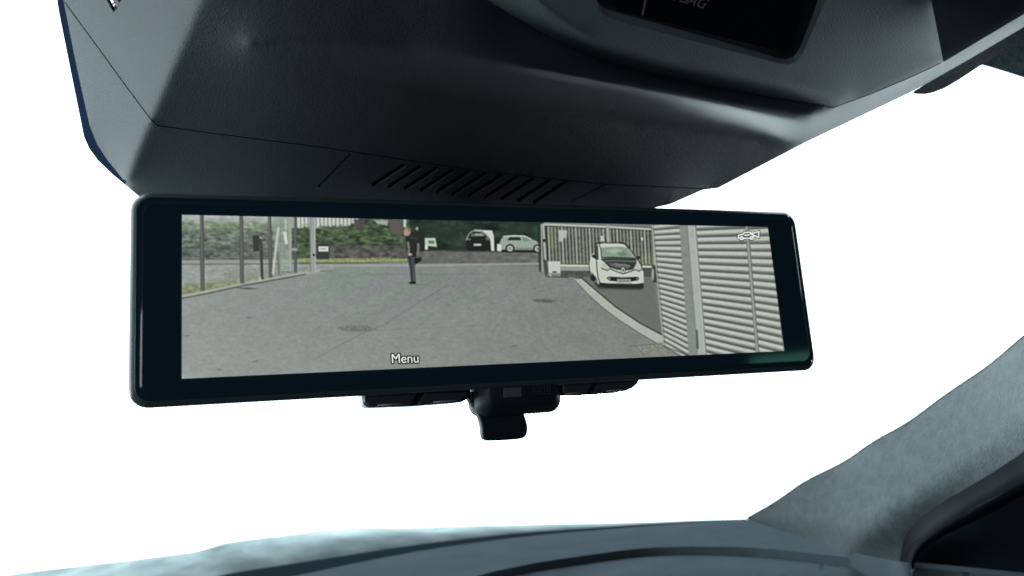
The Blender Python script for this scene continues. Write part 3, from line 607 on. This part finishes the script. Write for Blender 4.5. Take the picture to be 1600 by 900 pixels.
def build_mirror():
    mir = empty('rear_view_mirror', (0, 0.01, -0.034), 'wide black digital rear-view mirror showing a car park on its screen', 'mirror')
    HW, HH, RR = 0.1302, 0.0344, 0.0060
    sharp(loft('housing', [(0.0012, 0.0020), (0.0002, 0.0028), (0.0004, 0.009), (0.0015, 0.014), (0.006, 0.020), (0.013, 0.0245), (0.022, 0.0255)], HW, HH, RR, HOUSING, mir, cap0=True), 40)
    sharp(loft('glass_edge', [(0.0020, -0.0002), (0.0017, -0.0001), (0.0005, 0.0009), (0.0, 0.0016), (0.0002, 0.0026)], HW, HH, RR, CHAMFER, mir, cap0=False, cap1=False), 80)
    gl = sharp(loft('glass', [(0.0040, -0.00050), (0.0036, -0.00032), (0.0034, -0.00024), (0.0021, -0.00021), (0.0019, 0.0015)], HW, HH, RR, GLASS, mir, cap0=True, cap1=False), 20)
    # display
    pic, X0, Y0, ss = make_picture()
    nu, nv = 860, 216
    U = np.linspace(SX0, SX1, nu+1); V = np.linspace(SZ1, SZ0, nv+1); y = -0.00075
    gx, gz = np.meshgrid(U, V); P = np.stack([gx, np.full_like(gx, y), gz], -1).reshape(-1, 3)
    d = P-CAM; zz = d@FWD; px = 800+F*(d@RT)/zz; py = 450-F*(d@UP)/zz
    fx = np.clip((px-X0)*ss-0.5, 0, pic.shape[1]-1.001); fy = np.clip((py-Y0)*ss-0.5, 0, pic.shape[0]-1.001)
    ix, iy = fx.astype(int), fy.astype(int); ax, ay = (fx-ix)[:, None], (fy-iy)[:, None]
    col = (pic[iy, ix]*(1-ax)+pic[iy, ix+1]*ax)*(1-ay)+(pic[iy+1, ix]*(1-ax)+pic[iy+1, ix+1]*ax)*ay
    rgba = np.concatenate([lin(col), np.ones((len(col), 1))], 1).astype(np.float32)
    me = bpy.data.meshes.new('screen'); nvt = len(P); me.vertices.add(nvt); me.vertices.foreach_set('co', P.astype(np.float32).ravel())
    j, i = np.mgrid[0:nv, 0:nu]; a = (j*(nu+1)+i).ravel(); q = np.stack([a, a+nu+1, a+nu+2, a+1], 1).astype(np.int32)
    me.loops.add(q.size); me.loops.foreach_set('vertex_index', q.ravel()); me.polygons.add(len(q))
    me.polygons.foreach_set('loop_start', np.arange(0, q.size, 4, dtype=np.int32)); me.update(); me.validate()
    at = me.color_attributes.new('picture', 'FLOAT_COLOR', 'POINT'); at.data.foreach_set('color', rgba.ravel())
    m = bpy.data.materials.new('display_picture'); m.use_nodes = True; nt = m.node_tree; b = nt.nodes['Principled BSDF']
    b.inputs['Base Color'].default_value = (0.004, 0.005, 0.006, 1); b.inputs['Roughness'].default_value = 0.08; b.inputs['Specular IOR Level'].default_value = 0.4
    va = nt.nodes.new('ShaderNodeVertexColor'); va.layer_name = 'picture'
    nt.links.new(va.outputs[0], b.inputs['Emission Color']); b.inputs['Emission Strength'].default_value = 1.0
    me.materials.append(m)
    scr = bpy.data.objects.new('screen', me); C.objects.link(scr); scr.parent = mir; scr.matrix_parent_inverse = mir.matrix_world.inverted()
    # on-screen writing
    WHITE = emit('screen_white', (0.86, 0.90, 0.86)); INK = emit('screen_black', (0.006, 0.008, 0.010))
    o0 = face_pt(612.5, 567.5, -0.00095); e1 = face_pt(654, 566.5, -0.00095); ex = e1-o0; wd = np.linalg.norm(ex); ex /= wd
    ey = np.array([0, 0, 1.0]); ez = np.array([0, -1.0, 0])
    mn, ref = text_mesh('menu_text', 'Menu', o0, ex, ey, ez, wd, WHITE, scr, lift=0.00012, squash=1.06)
    halo(mn, 2.1, INK, ex, ey, 'menu_text_outline', scr)
    def stroke(name, lines, width, m_, yy):
        vs, fs = [], []; y_ = yy
        for ln in lines:
            for p, q2 in zip(ln[:-1], ln[1:]):
                p = np.array(p, float); q2 = np.array(q2, float); t = (q2-p)/np.hypot(*(q2-p)); nn = np.array([-t[1], t[0]])*width/2; y_ -= 2e-7
                k = len(vs); e = t*width*0.45
                vs += [face_pt(*(p+nn-e), y_), face_pt(*(q2+nn+e), y_), face_pt(*(q2-nn+e), y_), face_pt(*(p-nn-e), y_)]; fs.append((k, k+1, k+2, k+3))
        return link_mesh(name, vs, fs, m_, scr, False)
    c = lambda *p: [(1140+x*0.0378, 350+y*0.0378) for x, y in p]
    k4 = lambda *p: [(1000+x*0.25565, 340+y*0.25565) for x, y in p]
    ring = lambda cx, cy, r: [(cx+r*math.cos(t), cy+r*math.sin(t)) for t in np.linspace(0, 2*math.pi, 11)]
    icon = [k4((608, 127), (600, 120), (602, 108), (628, 102), (638, 92), (672, 89), (690, 103)), ring(*k4((622, 126))[0], 2.1), ring(*k4((683, 124))[0], 2.1),
            k4((634, 127), (672, 127)), k4((690, 125), (697, 112)), k4((676, 98), (727, 86), (724, 122), (676, 98)), k4((640, 108), (668, 106))]
    stroke('camera_icon_outline', icon, 4.3, INK, -0.00095); stroke('camera_icon', icon, 2.0, WHITE, -0.00107)
    # small marks and details of the glass
    # sensor pod under the centre
    a, b2 = face_pt(748, 585, 0.003), face_pt(879.5, 640, 0.003)
    cx, cz, hw, hh = (a[0]+b2[0])/2, (a[2]+b2[2])/2, (b2[0]-a[0])/2, (a[2]-b2[2])/2
    pod = sharp(loft('sensor_pod', [(0.0042, 0.0012), (0.0034, 0.0016), (0.0008, 0.0042), (0.0, 0.006), (0.0, 0.016), (0.003, 0.020)], hw+0.0008, hh+0.0006, 0.005, POD, mir, cx=cx, cz=cz), 60)
    prism('sensor_window', [(787, 606), (815, 605), (815, 619.5), (787, 621)], 0.0008, 0.0016, SENSOR, pod, 0.0001, 2)
    for r_ in range(4):
        for k in range(7):
            x = 834+k*4.3; yv = 604+r_*4.0-k*0.12
            pts = [(x+1.25*math.cos(t), yv+1.25*math.sin(t)) for t in np.linspace(0, 2*math.pi, 8, endpoint=False)]
            prism('microphone_hole', pts, 0.0009, 0.0013, MARK_DK, pod, 0)
    # adjusting tab
    tab = spline([(729, 612), (734, 627), (744, 641), (750, 655), (753, 668), (754, 680), (757, 686), (764, 689)], 3)+spline([(780, 688.6), (800, 687.3), (815, 685.5), (822, 682), (825, 675), (825, 664), (822, 653), (818, 643), (812, 630), (808, 612)], 3)
    prism('adjusting_tab', tab, 0.0085, 0.0125, POD, mir, 0.0011, 4)
    # control strips with two buttons each
    def strip(px, btns, marks):
        st = prism('control_strip', px, 0.0062, 0.017, HOUSING, mir, 0.0012, 4)
        for bp_, mk in zip(btns, marks):
            bt = prism('button', bp_, 0.0048, 0.0075, BUTTON, st, 0.0007, 3)
            line_ = [(mk[0], mk[1]), (mk[2], mk[3]), (mk[2], mk[3]+1.5), (mk[0], mk[1]+1.5)]
            prism('button_mark', line_, 0.0045, 0.0052, MARK, bt, 0)
    strip(spline([(566, 600), (566, 622), (569, 632), (577, 637)], 3)+[(643, 634.8), (700, 630.5), (724, 628.5), (734, 621), (738, 600)],
          [[(569, 612), (569, 628), (578, 635.5), (642, 633.5), (654, 612)], [(664, 612), (653, 632.5), (720, 627), (732, 612)]],
          [(590, 632.2, 633, 630.0), (677, 627.6, 718, 624.6)])
    strip([(876, 600), (876, 619), (915, 617.5), (960, 614), (978, 611), (990, 606), (997, 600), (1001, 592), (1001, 585)],
          [[(880, 596), (880, 617), (917, 615.6), (929, 596)], [(938, 594), (925, 615), (960, 612), (978, 609), (992, 601), (997, 592)]],
          [(884, 614.5, 908, 613.2), (948, 610.5, 972, 607.5)])
    # short stem that carries the mirror from the console
    vs, fs = [], []
    pts = [(0.0, 0.024, 0.004), (0.0, 0.034, 0.012), (0.0, 0.040, 0.028), (0.0, 0.040, 0.046)]
    for (x, yv, z) in pts:
        for t in np.linspace(0, 2*math.pi, 14, endpoint=False): vs.append((x+0.008*math.cos(t), yv+0.006*math.sin(t), z-0.003*math.sin(t)))
    for j in range(len(pts)-1):
        for i in range(14): fs.append((j*14+i, j*14+(i+1) % 14, (j+1)*14+(i+1) % 14, (j+1)*14+i))
    link_mesh('stem', vs, fs, HOUSING, mir)
MARK_DK = mat('microphone_hole_grey', (0.06, 0.075, 0.085), 0.6, 0.3)
build_mirror()

# ------------------------------------------------------------------ headliner corner, pillar, dashboard, windscreen base
def D_(pts, ds): return [(x, y, 1/d) for (x, y), d in zip(pts, ds)]
def patch(name, outer, lines, m, parent=None, step=12, smooth=2, wall=0.01, free=(), wall_dir=None):
    P, W_, T = relief(outer, lines, list(free), step, smooth)
    o = surf_mesh(name, P, W_, T, m, parent, wall, wall_dir=FWD if wall_dir is None else wall_dir); return o
def top(o, label, cat): o['label'] = label; o['category'] = cat; return o

def strips(name, rows, m, parent=None, n=70, wall=None):
    """rows: polylines of (px, py, w); quads between successive rows"""
    R_ = []
    for row in rows:
        q = np.array(row, float); L = np.r_[0, np.cumsum(np.hypot(*np.diff(q[:, :2], axis=0).T))]; t = np.linspace(0, L[-1], n)
        R_.append([at_depth(np.interp(a, L, q[:, 0]), np.interp(a, L, q[:, 1]), 1/np.interp(a, L, q[:, 2])) for a in t])
    if wall is not None: R_.append([v+np.asarray(wall) for v in R_[-1]]); R_.insert(0, [v+np.asarray(wall) for v in R_[0]])
    return link_mesh(name, [v for r in R_ for v in r], [(j*n+i, j*n+i+1, (j+1)*n+i+1, (j+1)*n+i) for j in range(len(R_)-1) for i in range(n-1)], m, parent)
# headliner edge and roof lining beyond the console, top right
hl = patch('headliner', D_([(1425, 144), (1430, 147), (1445, 147.5), (1458, 145), (1476, 138), (1500, 124), (1530, 104), (1560, 88), (1600, 66), (1900, -98), (1900, -135), (1600, 38), (1510, 92)],
      [0.345, 0.348, 0.352, 0.354, 0.356, 0.356, 0.354, 0.352, 0.35, 0.335, 0.325, 0.337, 0.34]), [], HEADFAB, None, 8, 1, 0.012, wall_dir=ray(1500, 120))
top(hl, 'dark felt headliner edge rolling out beside the console, top right', 'headliner')
vz = patch('roof_lining', D_([(1515, 96), (1545, 104), (1600, 121), (1900, 214), (1900, -118), (1600, 48)], [0.45, 0.45, 0.44, 0.39, 0.38, 0.43]), [], HEADFAB, None, 8, 1, 0.012, wall_dir=ray(1500, 120))
top(vz, 'mottled grey fabric roof lining in the top right corner behind the headliner edge', 'roof lining')

# pillar
pil = empty('windscreen_pillar', tuple(at_depth(1300, 850, 0.62)), 'grey woven fabric windscreen pillar rising at the right', 'pillar')
edge = spline([(1168, 810), (1215, 783), (1260, 752), (1320, 722), (1365, 691), (1420, 660), (1480, 616), (1545, 572), (1600, 526), (1670, 470), (1900, 285)], 3)
ed = [0.66-0.29*i/(len(edge)-1) for i in range(len(edge))]
low = [(1900, 545), (1670, 690), (1600, 735), (1545, 768), (1490, 798), (1455, 822), (1435, 842), (1424, 905), (1380, 905), (1310, 890), (1240, 862)]
ld = [0.305, 0.375, 0.41, 0.44, 0.47, 0.49, 0.50, 0.51, 0.535, 0.575, 0.62]
fold = D_(spline([(1325, 862), (1375, 812), (1450, 768), (1530, 715), (1600, 665), (1670, 615), (1900, 450)], 3), list(np.linspace(0.545, 0.33, 19)))
patch('fabric_trim', D_(edge, ed)+D_(low, ld), [fold], FABRIC, pil, 11, 3, 0.02, wall_dir=ray(1420, 660))
e2 = [(x-2.2, y-1.6) for x, y in edge]
strips('edge_seal', [D_(e2, [d+0.004 for d in ed]), D_([(x+5, y+5) for x, y in edge], [d+0.004 for d in ed])], RUBBER, pil, wall=ray(1420, 660)*0.006)
seal = spline([(1900, 540), (1670, 686), (1600, 732), (1545, 765), (1490, 796), (1455, 820), (1434, 842), (1424, 868), (1418, 905)], 4)
sb = spline([(1424, 905), (1430, 876), (1446, 856), (1480, 835), (1540, 806), (1600, 774), (1670, 735), (1900, 605)], 4)
sd = list(np.linspace(0.315, 0.50, len(seal))); sd2 = list(np.linspace(0.497, 0.312, len(sb)))
mid = spline([(1421, 905), (1427, 872), (1440, 849), (1468, 829), (1516, 801), (1600, 753), (1670, 711), (1900, 572)], 4)
strips('door_seal', [D_(seal, sd), D_(mid[::-1], list(np.linspace(0.302, 0.487, len(mid)))), D_(sb[::-1], sd2[::-1])], RUBBER, pil, wall=FWD*0.012)

# door at the far right
dr = empty('car_door', tuple(at_depth(1540, 900, 0.55)), 'dark car door corner below the fabric pillar at the lower right', 'door')
patch('door_panel', D_([(1420, 1080), (1420, 930), (1424, 868), (1440, 846), (1500, 815), (1900, 590), (1900, 1080)], [0.50, 0.53, 0.535, 0.54, 0.53, 0.44, 0.38]),
      [D_([(1452, 850), (1490, 838), (1530, 843), (1600, 853), (1860, 884)], [0.525, 0.52, 0.51, 0.495, 0.45])], DASHDARK, dr, 10, 1, 0.02)
patch('door_ledge', D_([(1426, 1080), (1425, 893), (1432, 887), (1500, 893), (1600, 903), (1860, 930), (1860, 1080)], [0.42, 0.47, 0.475, 0.47, 0.455, 0.415, 0.37]), [], DASH, dr, 9, 0, 0.01)

# dashboard
da = empty('dashboard', tuple(at_depth(1000, 900, 0.62)), 'dark grey moulded dashboard top curving along the bottom right', 'dashboard')
ZD = -0.135
d_up = spline([(-60, 1075), (150, 990), (330, 930), (470, 898), (650, 862), (800, 841), (900, 831), (1000, 823), (1090, 816), (1168, 811)], 3)
d_up_w = [(x, y, wz(x, y, ZD)) for x, y in d_up]
d_rt = [(1240, 836), (1310, 859), (1380, 873), (1421, 880)]
d_rt_w = [(x, y, wz(x, y, z)) for (x, y), z in zip(d_rt, (-0.134, -0.132, -0.128, -0.122))]
gro = spline([(330, 1100), (700, 930), (800, 896), (900, 879), (1000, 866), (1080, 863), (1180, 866), (1300, 877), (1420, 891)], 3)
groove_w = [(x, y, wz(x, y, -0.146)) for x, y in gro]
lip = spline([(310, 1095), (690, 922), (800, 887), (900, 870), (1000, 857), (1080, 854), (1180, 856), (1300, 868), (1421, 882)], 3)
lip_w = [(x, y, wz(x, y, -0.134)) for x, y in lip]
up_face = spline([(430, 922), (650, 876), (800, 854), (960, 836), (1060, 824), (1110, 822)], 3)
patch('dashboard_top', d_up_w+d_rt_w+[(1421, 882, wz(1421, 882, -0.124))]+lip_w[::-1][1:]+[(200, 1110, wz(200, 1110, ZD)), (-60, 1110, wz(-60, 1110, ZD))],
      [[(x, y, wz(x, y, ZD+0.003)) for x, y in up_face]], DASH, da, 12, 2, 0.02, wall_dir=(0, 0, -1))
lo = spline([(350, 1105), (715, 935), (800, 901), (900, 884), (1000, 871), (1080, 868), (1180, 871), (1300, 882), (1419, 896)], 3)
strips('dashboard_groove', [lip_w, groove_w, [(x, y, wz(x, y, -0.140)) for x, y in lo]], DASHDARK, da)
patch('dashboard_face', [(x, y, wz(x, y, -0.139)) for x, y in lo]+[(1419, 1110, wz(1419, 1110, -0.175)), (400, 1115, wz(400, 1115, -0.150))],
      [[(x, y, wz(x, y, -0.1385)) for x, y in spline([(960, 905), (1060, 893), (1180, 893), (1330, 898)], 3)]], DASH, da, 9, 1, 0.02, wall_dir=(0, 0, -1))
# dark rear edge strip of the dashboard against the glass
b_up = spline([(-75, 1050), (100, 975), (300, 912), (360, 896), (500, 874), (650, 851), (800, 833.5), (900, 826), (1000, 819.5), (1090, 814), (1168, 810.5)], 3)
strips('dashboard_edge', [[(x, y, wz(x, y, ZD-0.008)) for x, y in b_up], [(x, y+1.5, wz(x, y+1.5, ZD-0.0015)) for x, y in d_up]], DASHDARK, da)

# pale base of the windscreen, its reflections painted as colour streaks
def reflection_streaks():
    m = mat('painted_reflection_base', (0.33, 0.42, 0.45), 0.9, 0.0); nt = m.node_tree; b = nt.nodes['Principled BSDF']
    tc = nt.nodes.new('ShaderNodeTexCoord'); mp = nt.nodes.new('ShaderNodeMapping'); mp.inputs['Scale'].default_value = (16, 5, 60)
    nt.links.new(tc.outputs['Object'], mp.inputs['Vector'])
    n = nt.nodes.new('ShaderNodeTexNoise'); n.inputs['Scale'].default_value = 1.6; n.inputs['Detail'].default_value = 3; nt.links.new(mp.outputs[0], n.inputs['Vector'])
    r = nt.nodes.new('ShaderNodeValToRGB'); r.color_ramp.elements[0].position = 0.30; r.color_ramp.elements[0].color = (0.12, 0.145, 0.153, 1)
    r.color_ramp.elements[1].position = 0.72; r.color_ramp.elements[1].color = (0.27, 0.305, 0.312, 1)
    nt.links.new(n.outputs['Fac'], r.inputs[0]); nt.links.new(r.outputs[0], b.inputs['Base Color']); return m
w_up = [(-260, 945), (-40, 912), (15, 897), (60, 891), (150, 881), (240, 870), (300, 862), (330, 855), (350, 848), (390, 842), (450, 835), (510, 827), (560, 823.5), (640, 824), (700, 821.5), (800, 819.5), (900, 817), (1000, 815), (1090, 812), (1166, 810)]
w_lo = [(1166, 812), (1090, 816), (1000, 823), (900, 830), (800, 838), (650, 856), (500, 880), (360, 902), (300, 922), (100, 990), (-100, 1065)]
wb = strips('windscreen_base', [[(x, y, wz(x, y, -0.158)) for x, y in w_up], [(x, y, wz(x, y, -0.152)) for x, y in w_lo[::-1]]], reflection_streaks(), None, 120, wall=(0, 0, -0.012))
top(wb, 'pale blue-grey strip with painted reflection streaks at the foot of the windscreen, lower left', 'windscreen')
